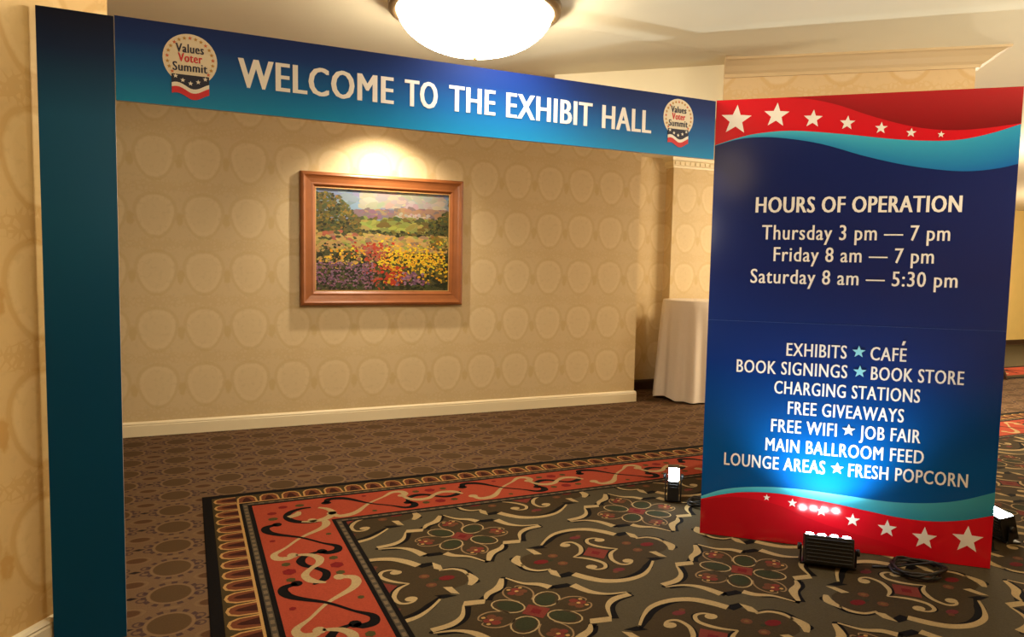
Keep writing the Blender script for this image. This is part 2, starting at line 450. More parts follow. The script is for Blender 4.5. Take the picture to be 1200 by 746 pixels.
def motif_scroll(w, cx, cy):
    """quatrefoil with four spiral scrolls"""
    def T(sx, sy): return lambda p: (cx + p[0] * sx, cy + p[1] * sy)
    out = []
    half = [(0.433, 0.0), (0.425, 0.05), (0.38, 0.10), (0.32, 0.12), (0.28, 0.18), (0.235, 0.195), (0.19, 0.25), (0.11, 0.315), (0.0, 0.34)]
    full = half + [(-x, y) for x, y in reversed(half[:-1])] + [(-x, -y) for x, y in half[1:]] + [(x, -y) for x, y in reversed(half[1:-1])]
    w.fan(full, (0, 0), Z['fill'], BROWN, T(1, 1))
    for s in (1, -1):                                   # the motif has a half-turn symmetry
        t = T(s, s)
        w.ribbon([(-0.235, 0.175), (-0.165, 0.245), (-0.08, 0.30), (0.03, 0.318), (0.12, 0.298), (0.20, 0.225)], [0.01, 0.05, 0.045, 0.015, 0.01, 0.01], Z['black'], BLACK, t)
        w.ribbon([(-0.225, 0.20), (-0.156, 0.270), (-0.074, 0.325), (0.032, 0.342), (0.13, 0.316), (0.193, 0.258), (0.238, 0.188)], [0.012, 0.016, 0.026, 0.034, 0.042, 0.048, 0.045], Z['cream'], CREAM, t)
        w.poly([t(p) for p in ((0.225, 0.205), (0.245, 0.155), (0.325, 0.17), (0.315, 0.205))], Z['black'], BLACK)
        w.poly([t(p) for p in ((0.315, 0.20), (0.345, 0.15), (0.335, 0.085), (0.30, 0.125))], Z['cream'], CREAM)
        w.ribbon([(0.317, 0.095), (0.384, 0.088), (0.426, 0.045), (0.431, -0.01)], [0.012, 0.018, 0.024, 0.012], Z['cream'], CREAM, t)
        w.ribbon([(0.33, 0.105), (0.395, 0.10), (0.443, 0.05), (0.447, -0.02)], [0.012, 0.014, 0.02, 0.03], Z['black'], BLACK, t)
        w.ribbon([(0.437, 0.01), (0.440, -0.06), (0.40, -0.115)], [0.02, 0.05, 0.02], Z['cream'], CREAM, t)
        w.oval((0.435, -0.085), 0.03, 0.024, Z['black'], BLACK, t)
        w.poly([t(p) for p in ((0.275, -0.09), (0.315, -0.10), (0.325, -0.185), (0.29, -0.16))], Z['cream'], CREAM)
        w.poly([t(p) for p in ((0.21, -0.155), (0.27, -0.165), (0.31, -0.195), (0.24, -0.20))], Z['black'], BLACK)
        # inner spirals
        for pts, hd in (([(-0.139, -0.006), (-0.087, 0.022), (-0.055, 0.06), (-0.034, 0.115), (-0.045, 0.172), (-0.085, 0.186), (-0.118, 0.165), (-0.108, 0.14)], (-0.103, 0.152)),
                        ([(-0.139, -0.006), (-0.09, -0.04), (-0.05, -0.084), (-0.03, -0.135), (-0.052, -0.180), (-0.095, -0.186), (-0.125, -0.16), (-0.112, -0.14)], (-0.112, -0.148))):
            w.ribbon([(x + 0.006, y - 0.008) for x, y in pts], [0.01, 0.022, 0.026, 0.02, 0.014, 0.01, 0.01, 0.005], Z['black'], BLACK, t)
            w.ribbon(pts, [0.008, 0.018, 0.024, 0.022, 0.018, 0.014, 0.014, 0.01], Z['cream'], CREAM, t)
            w.oval(hd, 0.030, 0.024, Z['top'], CREAM, t)
        w.oval((0.0, 0.228), 0.035, 0.02, Z['top'], PINK, t, 8)
        w.oval((0.03, 0.245), 0.016, 0.014, Z['top2'], RUST, t, 6)
        w.oval((0.325, 0.0), 0.042, 0.026, Z['top'], DRED, t, 8)
        for q in ((0.228, 0.055), (0.232, -0.048)):
            w.oval(q, 0.028, 0.024, Z['top'], RUST, t, 8); w.oval(q, 0.014, 0.012, Z['top2'], OCHRE, t, 6)
        w.oval((0.27, 0.0), 0.016, 0.012, Z['top'], GREEN, t, 6)
    t = T(1, 1)
    w.poly([t(p) for p in ((-0.078, 0.0), (0.0, 0.08), (0.08, 0.002), (0.0, -0.082))], Z['top'], RED)
    w.poly([t(p) for p in ((-0.03, 0.0), (0.0, 0.03), (0.03, 0.0), (0.0, -0.03))], Z['top2'], DRED)

def motif_star(w, cx, cy):
    """concave star frame round a four-petalled flower"""
    def T(sx, sy): return lambda p: (cx + p[0] * sx, cy + p[1] * sy)
    q = [(0.48, 0.0), (0.38, 0.04), (0.315, 0.085), (0.275, 0.175), (0.17, 0.185), (0.14, 0.235), (0.07, 0.28), (0.02, 0.37)]
    full = q + [(-x, y) for x, y in reversed(q)] + [(-x, -y) for x, y in q[1:]] + [(x, -y) for x, y in reversed(q[1:])]
    w.fan(full, (0, 0), Z['fill'], BROWN, T(1, 1))
    for sx, sy in ((1, 1), (-1, 1), (1, -1), (-1, -1)):
        t = T(sx, sy); up = sx * sy > 0
        dk = -0.016 * sy
        arm1 = [(0.478, 0.012), (0.385, 0.028), (0.318, 0.080), (0.278, 0.172)]
        arm2 = [(0.010, 0.362), (0.062, 0.278), (0.132, 0.236), (0.165, 0.190)]
        wd1 = [0.008, 0.018, 0.036, 0.048] if up else [0.034, 0.034, 0.022, 0.008]
        wd2 = [0.010, 0.020, 0.034, 0.044] if up else [0.020, 0.042, 0.030, 0.012]
        w.ribbon([(x + 0.012 * sx, y + dk * sy * sy) for x, y in arm1], [0.016, 0.024, 0.030, 0.036], Z['black'], BLACK, t)
        w.ribbon([(x + 0.012 * sx, y + dk) for x, y in arm2], [0.024, 0.026, 0.030, 0.030], Z['black'], BLACK, t)
        w.ribbon(arm1, wd1, Z['cream'], CREAM, t); w.ribbon(arm2, wd2, Z['cream'], CREAM, t)
        if up: w.poly([t(p) for p in ((0.165, 0.205), (0.185, 0.165), (0.278, 0.160), (0.262, 0.20))], Z['black'], BLACK)
        else:
            w.poly([t(p) for p in ((0.262, 0.205), (0.285, 0.165), (0.185, 0.15), (0.165, 0.188))], Z['top'], CREAM)
            w.poly([t(p) for p in ((0.165, 0.225), (0.195, 0.20), (0.165, 0.175), (0.14, 0.205))], Z['black'], BLACK)
    t = T(1, 1)
    for s in (1, -1):
        w.oval((0.47 * s, -0.004), 0.026, 0.014, Z['black'], BLACK, t, 8); w.oval((0.0, 0.358 * s), 0.02, 0.02, Z['black'], BLACK, t, 8)
    for a, b in ((1, 1), (-1, 1), (1, -1), (-1, -1)):
        r = math.atan2(0.085 * b, 0.09 * a)
        w.oval((0.096 * a, 0.090 * b), 0.080, 0.062, Z['black'], CREAM, t, 16, r)
        w.oval((0.096 * a, 0.090 * b), 0.073, 0.054, Z['cream'], BROWN, t, 16, r)
        w.oval((0.090 * a, 0.085 * b), 0.062, 0.044, Z['top'], GREEN, t, 14, r)
    for px, py in ((0.203, 0.0), (-0.203, 0.0), (0.0, 0.2), (0.0, -0.2)):
        n = Vector((px, py)).normalized(); k = Vector((-n.y, n.x))
        for e in (1, -1):
            w.ribbon([(px + n.x * da + k.x * db * e, py + n.y * da + k.y * db * e) for da, db in ((-.09, .030), (-.05, .060), (0, .070), (.045, .052), (.062, .022), (.050, .008))], [.005, .008, .009, .008, .007, .004], Z['black'], lin((122, 98, 68)), t, 3)
        for e, (da, db) in enumerate(((0.0, 0.028), (0.0, -0.028), (0.026, 0.0), (-0.02, 0.0))):
            p = (px + n.x * da + k.x * db, py + n.y * da + k.y * db)
            w.oval(p, 0.023, 0.019, Z['cream'], RUST if e % 2 else RED, t, 7)
        for da, db in ((0.036, 0.03), (0.036, -0.03), (0.01, 0.0)):
            w.oval((px + n.x * da + k.x * db, py + n.y * da + k.y * db), 0.011, 0.009, Z['top'], GOLD, t, 6)
    w.poly([t(p) for p in ((-0.068, 0.004), (-0.004, 0.07), (0.068, -0.002), (0.0, -0.068))], Z['top'], RED)
    w.poly([t(p) for p in ((-0.03, 0.0), (0.0, 0.03), (0.03, 0.0), (0.0, -0.03))], Z['top2'], DRED)

CARPET = attr_material('patterned_carpet_wool', 0.95, 0.08, 0.28, 140.0, 0.3)
carpet = tag(empty('carpet', (0, 0, 0)), 'grey patterned carpet with scrolling medallions inside a wide red scroll border', 'carpet')
X0, Y1, XE, YE = 0.066, 4.94, 12.5, -1.6        # outer corner of the border, and where the carpet ends out of view
XF, YF = X0 + 0.765, Y1 - 0.765                 # corner of the field
field = Weave([(0, 1, XF), (1, -1, YF), (0, -1, XE), (1, 1, YE)])
field.poly([(XF, YE), (XE, YE), (XE, YF), (XF, YF)], Z['base'], GREY)
for i in range(-1, 8):
    for j in range(-1, 3):
        bx, by = 1.385 + 1.16 * i, 3.715 - 0.945 * j
        motif_star(field, bx, by)
        motif_scroll(field, bx + 0.58, by - 0.478)
field.build('field', CARPET, carpet, weld=False)

bord = Weave()
def strip(d0, d1, col, z):
    """one mitred stripe of the border, d0..d1 in from the outer edge, down the left and along the back"""
    xa, xb, ya, yb = X0 + d0, X0 + d1, Y1 - d0, Y1 - d1
    bord.poly([(xa, YE), (xb, YE), (xb, yb), (xa, ya)], z, col)
    bord.poly([(xa, ya), (xb, yb), (XE, yb), (XE, ya)], z, col)
for d0, d1, c in ((0, .056, BLACK), (.056, .196, lin((60, 48, 27))), (.196, .209, GOLD), (.209, .228, BLACK), (.228, .256, DASH), (.256, .280, BLACK),
                  (.280, .692, BAND), (.692, .714, BLACK), (.714, .742, DASH), (.742, .765, BLACK)):
    strip(d0, d1, c, Z['base'])
def left_T(y0):   # border coordinates (along, across) -> floor, down the left side
    return lambda p: (X0 + p[1], y0 - p[0])
def back_T(x0):
    return lambda p: (x0 + p[0], Y1 - p[1])
def scallop(T):
    bord.fan([(-.062, .196), (-.056, .11), (-.035, .074), (0, .064), (.035, .074), (.056, .11), (.062, .196)], (0, .15), Z['fill'], GOLD, T)
    bord.fan([(-.050, .196), (-.046, .118), (-.028, .086), (0, .077), (.028, .086), (.046, .118), (.050, .196)], (0, .15), Z['black'], lin((96, 52, 32)), T)
    bord.fan([(-.032, .196), (-.014, .12), (0, .102), (.014, .12), (.032, .196)], (0, .16), Z['cream'], lin((52, 24, 17)), T)
n = 0
y = Y1 - 0.13
while y > YE: scallop(left_T(y)); y -= 0.129
x = X0 + 0.26
while x < 11: scallop(back_T(x)); x += 0.135
for k in range(190):  # dashes of the two narrow bands
    for d in (.242, .728):
        for T, lim in ((left_T(Y1 - d - .02), 4.4), (back_T(X0 + d + .02), 10.5)):
            t = k * 0.06
            if t < lim: bord.poly([T(p) for p in ((t, d - .009), (t + .034, d - .009), (t + .034, d + .009), (t, d + .009))], Z['fill'], lin((98, 82, 62)))
SB = [(-.250, -.100), (-.225, -.160), (-.165, -.165), (-.10, -.125), (0, 0), (.117, .093), (.190, .160), (.250, .150), (.262, .100), (.235, .074)]
def vine(T, mirror=1):
    f = lambda P: [(a, .486 + b * mirror) for a, b in P]
    g = lambda P: [(a, .486 - b * mirror) for a, b in P]
    wd = [.03, .044, .050, .040, .020, .018, .036, .050, .046, .03]
    bord.ribbon(f(SB), wd, Z['black'], BLACK, T); bord.ribbon(g(SB), [v * .95 for v in wd], Z['fill'] + .0002, CREAM, T)
    for P, c, z in ((f(SB), BLACK, 'black'), (g(SB), CREAM, 'cream')):
        for e in (P[0], P[-1]): bord.oval(e, .032, .028, Z[z], c, T, 10)
    for P, c, z, h in (([(.235, .06), (.262, -.01), (.32, -.046), (.385, -.034), (.432, .01), (.50, .05), (.575, .03), (.62, -.03)], CREAM, 'cream', g),
                       ([(.235, .06), (.262, -.01), (.32, -.046), (.385, -.034), (.432, .01), (.50, .05), (.575, .03), (.62, -.03)], BLACK, 'black', f)):
        bord.ribbon(h(P), [.02, .036, .046, .036, .028, .038, .044, .014], Z[z], c, T)
    for a, b, c, rx in ((.435, .115, BANDR, .030), (.435, -.115, BANDR, .030), (.34, .115, BANDG, .020), (.34, -.12, BANDG, .020), (.53, .115, BANDG, .020), (.53, -.12, BANDG, .020), (0, .15, BANDG, .014), (0, -.15, BANDR, .014)):
        bord.oval((a, .486 + b), rx * 1.25, rx * 1.2, Z['cream'], c, T, 6)
y = 4.02
while y > YE + 0.5: vine(left_T(y)); y -= 0.83
x = 1.03
while x < 11: vine(back_T(x), 1); x += 0.915
ring = lambda r, a0, a1: [(.655 + r * math.cos(math.radians(a)), 4.375 + r * .95 * math.sin(math.radians(a))) for a in range(a0, a1 + 1, 20)]
bord.ribbon(ring(.135, 80, 320), [.02, .04, .045, .045, .03], Z['black'], BLACK)
bord.ribbon(ring(.130, -120, 60), [.02, .045, .05, .04, .02], Z['cream'], CREAM)
bord.ribbon([(.53, 4.37), (.58, 4.40), (.60, 4.45)], [.04, .05, .02], Z['cream'], CREAM)
for px, py, c in ((.445, 4.468, BANDR), (.519, 4.563, BANDR), (.441, 4.37, BANDG), (.619, 4.561, BANDG)): bord.oval((px, py), .028, .026, Z['cream'], c)
bord.build('border', CARPET, carpet, weld=False)
# a second carpet's border further down the hall
far = Weave()
for a0, a1, c in ((6.55, 6.64, BLACK), (6.64, 6.78, lin((60, 48, 27))), (6.78, 7.34, BAND), (7.34, 7.42, BLACK), (7.42, 9.7, GREY)):
    far.poly([(8.6, a0), (19.0, a0), (19.0, a1), (8.6, a1)], Z['base'], c)
for k in range(14): far.ribbon([(8.8 + k * .7, 6.88), (9.0 + k * .7, 7.2), (9.25 + k * .7, 6.9), (9.45 + k * .7, 7.2)], [.03, .06, .05, .03], Z['cream'], CREAM if k % 2 else BLACK)
tag(far.build('carpet', CARPET, weld=False), 'red edged carpet seen far down the hall beyond the right edge of the sign', 'carpet')

# ------------------------------------------------------------------ printed panels
PRINT = attr_material('satin_print', 0.42, 0.25)
GLOSSY_PRINT = attr_material('glossy_print', 0.14, 0.5)
WHITE_PRINT = material('white_vinyl', lin((238, 232, 222)), 0.35)
CYAN_PRINT = material('pale_cyan_vinyl', lin((140, 215, 232)), 0.35)
RED_PRINT = material('red_vinyl', lin((206, 26, 40)), 0.35)
NAVY_PRINT = material('navy_vinyl', lin((22, 26, 58)), 0.35)
FOAM = material('white_foam_board', lin((205, 200, 190)), 0.6)

def lettering(name, items, mat, parent, out=0.0008, thick=0.0004):
    """words as flat raised vinyl, one part per line: items are (text, s0, s1, baseline, cap_height, stroke) on the panel's face (x along, z up, face towards -y)"""
    for text, s0, s1, base, cap, bold in items:
        if isinstance(text, list):
            lettering(name, [(w, a, b, base, cap, bold) for w, a, b in text], mat, parent, out, thick); continue
        words = [(text, s0, s1)]
        allv, allf = [], []
        for word, w0, w1 in words:
            def conv(t):
                cu = bpy.data.curves.new('letters', 'FONT'); cu.body = t; cu.offset = 0.0; cu.resolution_u = 3; cu.extrude = 0.05; cu.space_character = 1.10
                ob = bpy.data.objects.new('letters', cu); COL.objects.link(ob)
                dg = bpy.context.evaluated_depsgraph_get(); me = bpy.data.meshes.new_from_object(ob.evaluated_get(dg))
                v = [tuple(p.co) for p in me.vertices]; f = [list(p.vertices) for p in me.polygons]
                bpy.data.objects.remove(ob); bpy.data.curves.remove(cu); bpy.data.meshes.remove(me)
                return v, f
            hv, _ = conv('H'); capH = max(p[1] for p in hv); b0 = min(p[1] for p in hv)
            v, f = conv(word)
            xa, xb = min(p[0] for p in v), max(p[0] for p in v)
            e = bold * cap / (capH - b0)
            sx = (w1 - w0 - 2 * e) / (xb - xa); sz = cap / (capH - b0)
            for k, dx in enumerate((-e, 0.0, e) if bold else (0.0,)):
                o = len(allv); lift = out + thick + k * 0.0001
                allv += [(w0 + e + dx + (p[0] - xa) * sx, -lift if p[2] > 0 else 0.0, base + (p[1] - b0) * sz) for p in v]
                allf += [[o + i for i in q] for q in f]
        mb = MB(); mb.v, mb.f = allv, allf; mb.c = [None] * len(allf); mb.uv = [None] * len(allf); mb.sm = [False] * len(allf)
        mb.build(name, mat, parent)

def star_pts(cx, cz, r, rot=0.0, k=0.42):
    return [(cx + (r if i % 2 == 0 else r * k) * math.sin(rot + i * math.pi / 5), cz + (r if i % 2 == 0 else r * k) * math.cos(rot + i * math.pi / 5)) for i in range(10)]
def decal(mb, pts, y, centre=None, col=None, thick=0.0008):
    """a flat cut-out lying on the face of a panel"""
    c = centre or (sum(p[0] for p in pts) / len(pts), sum(p[1] for p in pts) / len(pts))
    for k in range(len(pts)):
        p, q = pts[k], pts[(k + 1) % len(pts)]
        mb.face([(c[0], -y, c[1]), (p[0], -y, p[1]), (q[0], -y, q[1])], col)
        mb.face([(p[0], -y, p[1]), (q[0], -y, q[1]), (q[0], -y + thick, q[1]), (p[0], -y + thick, p[1])], col)

def gradient_panel(x0, x1, z0, z1, stops, thick):
    """board whose face is printed with a vertical colour blend; stops = [(z, colour)] from z1 down to z0"""
    mb = MB()
    for (za, ca), (zb, cb) in zip(stops[:-1], stops[1:]):
        n = 6
        for k in range(n):
            f = lambda t: (za + (zb - za) * t, tuple(a + (b - a) * t for a, b in zip(ca, cb)))
            (a, c1), (b, c2) = f(k / n), f((k + 1) / n)
            mb.face([(x0, 0, a), (x1, 0, a), (x1, 0, b), (x0, 0, b)], [c1, c1, c2, c2])
    e = lin((150, 150, 150))
    mb.face([(x0, 0, z0), (x0, thick, z0), (x0, thick, z1), (x0, 0, z1)], e); mb.face([(x1, 0, z0), (x1, thick, z0), (x1, thick, z1), (x1, 0, z1)], e)
    mb.face([(x0, 0, z1), (x1, 0, z1), (x1, thick, z1), (x0, thick, z1)], e); mb.face([(x0, 0, z0), (x1, 0, z0), (x1, thick, z0), (x0, thick, z0)], e)
    mb.face([(x0, thick, z0), (x1, thick, z0), (x1, thick, z1), (x0, thick, z1)], e)
    return mb

HZ0, HZ1 = 2.125, 2.44
header = tag(empty('banner', (0, 3.225, 0)), 'long blue welcome banner spanning the top of the entrance arch', 'banner')
header.rotation_euler = (0, 0, math.atan2(3.262 - 3.204, 2.675 + 0.24))
header.location = (-0.24, 3.204, 0)
ox = 0.24   # banner's own x runs from its left end
gradient_panel(0, 2.905, HZ0, HZ1, [(HZ1, lin((10, 36, 96))), (2.36, lin((10, 50, 116))), (2.24, lin((2, 96, 158))), (HZ0, lin((0, 134, 184)))], 0.022).build('panel', PRINT, header)
cap = 0.115
lettering('lettering', [([('WELCOME', .199 + ox, .849 + ox), ('TO', .899 + ox, 1.055 + ox), ('THE', 1.110 + ox, 1.343 + ox), ('EXHIBIT', 1.399 + ox, 1.878 + ox), ('HALL', 1.936 + ox, 2.240 + ox)], 0, 0, 2.227, cap, .026)], WHITE_PRINT, header)
BADGE = attr_material('badge_print', 0.35, 0.4)
CREAMP, GOLDP, NAVYP, REDP, WHITEP = lin((232, 218, 190)), lin((190, 142, 60)), lin((20, 24, 52)), lin((204, 30, 40)), lin((236, 228, 212))
def badge(cx, cz):
    mb = MB()
    decal(mb, [(cx + .099 * math.cos(2 * math.pi * k / 40), cz + .099 * math.sin(2 * math.pi * k / 40)) for k in range(40)], .0016, None, CREAMP)
    for k in range(19):
        a = math.radians(-38 + k * 256 / 18)
        decal(mb, star_pts(cx + .083 * math.cos(a), cz + .083 * math.sin(a), .0085), .0024, None, GOLDP if k % 3 else lin((206, 110, 70)))
    b = mb.build('badge', BADGE, header)
    r = MB()
    def wave(t, o): return cz + o + .010 * math.sin(t * math.pi * 2.2 + .5) + .012 * abs(t - .5)
    n = 14; W = .068
    for k in range(n):
        t0, t1 = k / n, (k + 1) / n; xa, xb = cx - W + 2 * W * t0, cx - W + 2 * W * t1
        top = cz - .060
        def qd(a0, a1, b0, b1, col, y): r.face([(xa, -y, a0), (xb, -y, a1), (xb, -y, b1), (xa, -y, b0)], col)
        qd(top, top, wave(t0, -.105), wave(t1, -.105), NAVYP, .0030)
        qd(wave(t0, -.105), wave(t1, -.105), wave(t0, -.121), wave(t1, -.121), WHITEP, .0030)
        qd(wave(t0, -.121), wave(t1, -.121), wave(t0, -.146), wave(t1, -.146), REDP, .0030)
    for px, pz in ((-.054, -.068), (-.028, -.082), (0, -.092), (.028, -.084), (.054, -.070)): decal(r, star_pts(cx + px, cz + pz, .0095), .0036, None, WHITEP)
    r.build('ribbon', BADGE, b)
    lettering('badge_lettering', [('Values', cx - .052, cx + .050, cz + .026, .033, .024), ('Summit', cx - .064, cx + .062, cz - .046, .033, .024)], NAVY_PRINT, b, .0024, .0006)
    lettering('badge_lettering', [('Voter', cx - .044, cx + .044, cz - .010, .033, .024)], RED_PRINT, b, .0024, .0006)
badge(.022 + ox, 2.309)
badge(2.415 + ox, 2.325)

post = tag(empty('arch_post', (-0.493, 3.198, 0)), 'tall dark teal panel standing as the left post of the entrance arch', 'panel')
post.rotation_euler = (0, 0, math.atan2(.006, .25))
gradient_panel(0, .250, 0, 2.436, [(2.436, lin((8, 16, 44))), (2.30, lin((10, 38, 78))), (2.05, lin((18, 90, 132))), (1.6, lin((18, 98, 142))), (1.1, lin((6, 90, 142))), (0, lin((2, 86, 138)))], 0.024).build('panel', PRINT, post)
foot = MB(); foot.box((.13, .026, 0), (.24, .14, .008)); foot.tube([(.185, .12, .006), (.185, .030, .60)], .006)
foot.build('foot', material('black_steel', lin((20, 20, 22)), 0.4, 0.6), post)

# the hours sign: x along the board, face towards -y
SL, SR = Vector((2.675, 3.268, 0.006)), Vector((3.769, 2.307, 0.006))
sd = (SR - SL).normalized(); SW = 1.4556; SH = 2.44
sign = tag(empty('sign', SL, math.atan2(sd.y, sd.x)), 'tall navy sign board with hours of operation between red starred waves', 'sign')
NB0, NB1, NB2 = lin((18, 34, 90)), lin((14, 46, 114)), lin((4, 78, 142))  # print blend; its lower cyan also stands in for the LED glow
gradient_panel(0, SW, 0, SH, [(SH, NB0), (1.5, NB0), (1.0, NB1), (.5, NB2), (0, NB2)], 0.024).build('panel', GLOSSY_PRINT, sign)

def curve_y(P, x):
    P = sorted(P)
    if x <= P[0][0]: return P[0][1]
    for k in range(len(P) - 1):
        if x <= P[k + 1][0]:
            t = (x - P[k][0]) / (P[k + 1][0] - P[k][0])
            m = lambda i: (P[min(i + 1, len(P) - 1)][1] - P[max(i - 1, 0)][1]) / (P[min(i + 1, len(P) - 1)][0] - P[max(i - 1, 0)][0])
            h = P[k + 1][0] - P[k][0]
            return ((2*t**3 - 3*t*t + 1) * P[k][1] + (t**3 - 2*t*t + t) * h * m(k) + (-2*t**3 + 3*t*t) * P[k + 1][1] + (t**3 - t*t) * h * m(k + 1))
    return P[-1][1]
def wavepiece(name, top, bot, y, coltop, colbot, n=60, x0=0.0, x1=SW, split=4):
    mb = MB(); g = lambda f, x: f if isinstance(f, (int, float)) else curve_y(f, x)
    for k in range(n):
        xa, xb = x0 + (x1 - x0) * k / n, x0 + (x1 - x0) * (k + 1) / n
        ta, tb, ba, bb = g(top, xa), g(top, xb), g(bot, xa), g(bot, xb)
        if ta - ba < 1e-4 and tb - bb < 1e-4: continue
        ta, tb = max(ta, ba), max(tb, bb)
        for s in range(split):
            l = lambda a, b, t: a + (b - a) * t
            cl = lambda x, t: tuple(l(p, q, t) for p, q in zip(coltop(x), colbot(x)))
            t0, t1 = s / split, (s + 1) / split
            mb.face([(xa, -y, l(ta, ba, t0)), (xb, -y, l(tb, bb, t0)), (xb, -y, l(tb, bb, t1)), (xa, -y, l(ta, ba, t1))], [cl(xa, t0), cl(xb, t0), cl(xb, t1), cl(xa, t1)])
    return mb.build(name, GLOSSY_PRINT, sign)
blend = lambda a, b: (lambda x: tuple(p + (q - p) * max(0.0, min(1.0, x / SW)) for p, q in zip(a, b)))
RED1, RED2, RED3 = lin((206, 18, 34)), lin((172, 16, 28)), lin((112, 8, 18))
T_RED = [(0, 2.197), (.10, 2.228), (.206, 2.252), (.388, 2.263), (.646, 2.237), (.883, 2.204), (1.06, 2.189), (1.196, 2.191), (1.327, 2.217), (1.456, 2.259)]
T_CY = [(0, 2.194), (.121, 2.226), (.249, 2.234), (.39, 2.22), (.555, 2.186), (.758, 2.12), (.954, 2.069), (1.143, 2.038), (1.266, 2.033), (1.385, 2.047), (1.456, 2.065)]
T_DK = [(.36, 2.438), (.476, 2.425), (.612, 2.39), (.773, 2.327), (.943, 2.272), (1.07, 2.246), (1.193, 2.238), (1.314, 2.245), (1.456, 2.262)]
CY1, CY2, CY3 = lin((78, 190, 206)), lin((44, 150, 190)), lin((18, 96, 168))
wavepiece('cyan_wave', T_RED, T_CY, .0010, blend(CY1, CY2), blend(CY2, CY3))
wavepiece('red_wave', SH, T_RED, .0016, blend(RED1, RED1), blend(RED1, RED1))
wavepiece('dark_red_wave', SH, T_DK, .0022, blend(RED2, RED2), blend(RED2, RED3), x0=.36)
B_CY = [(0, .216), (.105, .263), (.223, .292), (.388, .311), (.551, .313), (.787, .303), (.987, .296), (1.164, .311), (1.307, .343), (1.456, .402)]
B_RED = [(0, .200), (.106, .236), (.224, .264), (.39, .277), (.553, .269), (.712, .253), (.868, .233), (1.021, .216), (1.169, .214), (1.313, .236), (1.456, .280)]
B_DK = [(0, .194), (.141, .227), (.275, .232), (.425, .21), (.557, .164), (.687, .127), (.813, .1), (.968, .072), (1.15, .03), (1.3, .001)]
wavepiece('cyan_wave', B_CY, B_RED, .0010, blend(lin((96, 200, 216)), lin((60, 150, 170))), blend(lin((60, 180, 205)), lin((40, 130, 160))))
wavepiece('red_wave', B_RED, 0.0, .0016, blend(RED1, RED1), blend(RED1, RED1))
wavepiece('dark_red_wave', B_DK, 0.0, .0022, blend(RED2, RED1), blend(RED2, RED1), x1=1.3)
for cx, cz, r in ((.107, 2.330, .082), (.314, 2.347, .067), (.498, 2.321, .049), (.667, 2.293, .039), (.829, 2.261, .031), (.970, 2.232, .025), (1.107, 2.219, .017),
                  (.354, .248, .019), (.489, .233, .025), (.640, .205, .030), (.797, .174, .037), (.967, .149, .048), (1.146, .120, .061), (1.345, .138, .074)):
    mb = MB(); decal(mb, star_pts(cx, cz, r, 0.06 if cz > 1 else 0), .0030); mb.build('star', WHITE_PRINT, sign)
lettering('heading', [('HOURS OF OPERATION', .228, 1.222, 1.828, .083, .026)], WHITE_PRINT, sign)
lettering('lettering', [('Thursday 3 pm \u2014 7 pm', .267, 1.177, 1.682, .078, .012), ('Friday 8 am \u2014 7 pm', .332, 1.110, 1.565, .076, .012),
                    ('Saturday 8 am \u2014 5:30 pm', .217, 1.224, 1.444, .076, .012)], WHITE_PRINT, sign)
h = .070
lettering('lettering', [([('EXHIBITS', .421, .724), ('CAFE', .839, 1.011)], 0, 0, 1.050, h, .014),
    ([('BOOK SIGNINGS', .164, .732), ('BOOK STORE', .847, 1.282)], 0, 0, .945, h, .014), ('CHARGING STATIONS', .367, 1.086, .838, h, .014),
    ('FREE GIVEAWAYS', .442, 1.016, .728, h, .014), ([('FREE WIFI', .360, .695), ('JOB FAIR', .807, 1.100)], 0, 0, .624, h, .014),
    ('MAIN BALLROOM FEED', .335, 1.121, .516, h, .014), ([('LOUNGE AREAS', .118, .647), ('FRESH POPCORN', .763, 1.330)], 0, 0, .412, h, .014)], WHITE_PRINT, sign)
mb = MB(); decal(mb, [(.985, 1.136), (.996, 1.136), (1.004, 1.158), (.990, 1.158)], .0032); mb.build('accent', WHITE_PRINT, sign)
for cx, cz, m in ((.782, 1.090, CYAN_PRINT), (.792, .984, CYAN_PRINT), (.753, .664, WHITE_PRINT), (.707, .450, WHITE_PRINT)):
    mb = MB(); decal(mb, star_pts(cx, cz, .034), .0030); mb.build('star', m, sign)
mb = MB(); mb.box((0, -.0007, 1.229), (SW, .0, 1.2315)); mb.build('seam', material('blue_seam', lin((40, 70, 130)), 0.3), sign)

# ------------------------------------------------------------------ painting
frame_m = material('honey_wood_frame', lin((146, 86, 44)), 0.38, noise=0.25, nscale=9)
pic = tag(empty('painting', (1.72, Y_WALL, 1.72)), 'framed oil painting of a flower meadow on the wallpapered wall', 'painting')
HW, HH = 0.782, 0.610
prof = [(0, .0), (0, .045), (.010, .060), (.028, .066), (.044, .056), (.060, .050), (.095, .044), (.112, .046), (.122, .036), (.136, .026), (.136, 0)]
mb = MB(); cs = ((-1, -1), (1, -1), (1, 1), (-1, 1)); rows = []
for sx, sz in cs: rows.append([(sx * (HW - o), -d - .002, sz * (HH - o)) for o, d in prof])
mb.grid(rows + [rows[0]], False, False)
mb.build('frame', frame_m, pic, bevel=.002)
mb = MB(); mb.grid([[(sx * (HW - o), -d - .002, sz * (HH - o)) for o, d in ((.134, .018), (.134, .030), (.142, .030), (.142, .018))] for sx, sz in cs + (cs[0],)], False, False)
mb.build('gilt_slip', material('pale_gilt', lin((196, 150, 92)), 0.4, 0.2), pic)
PW, PH = HW - .138, HH - .138
can = MB()
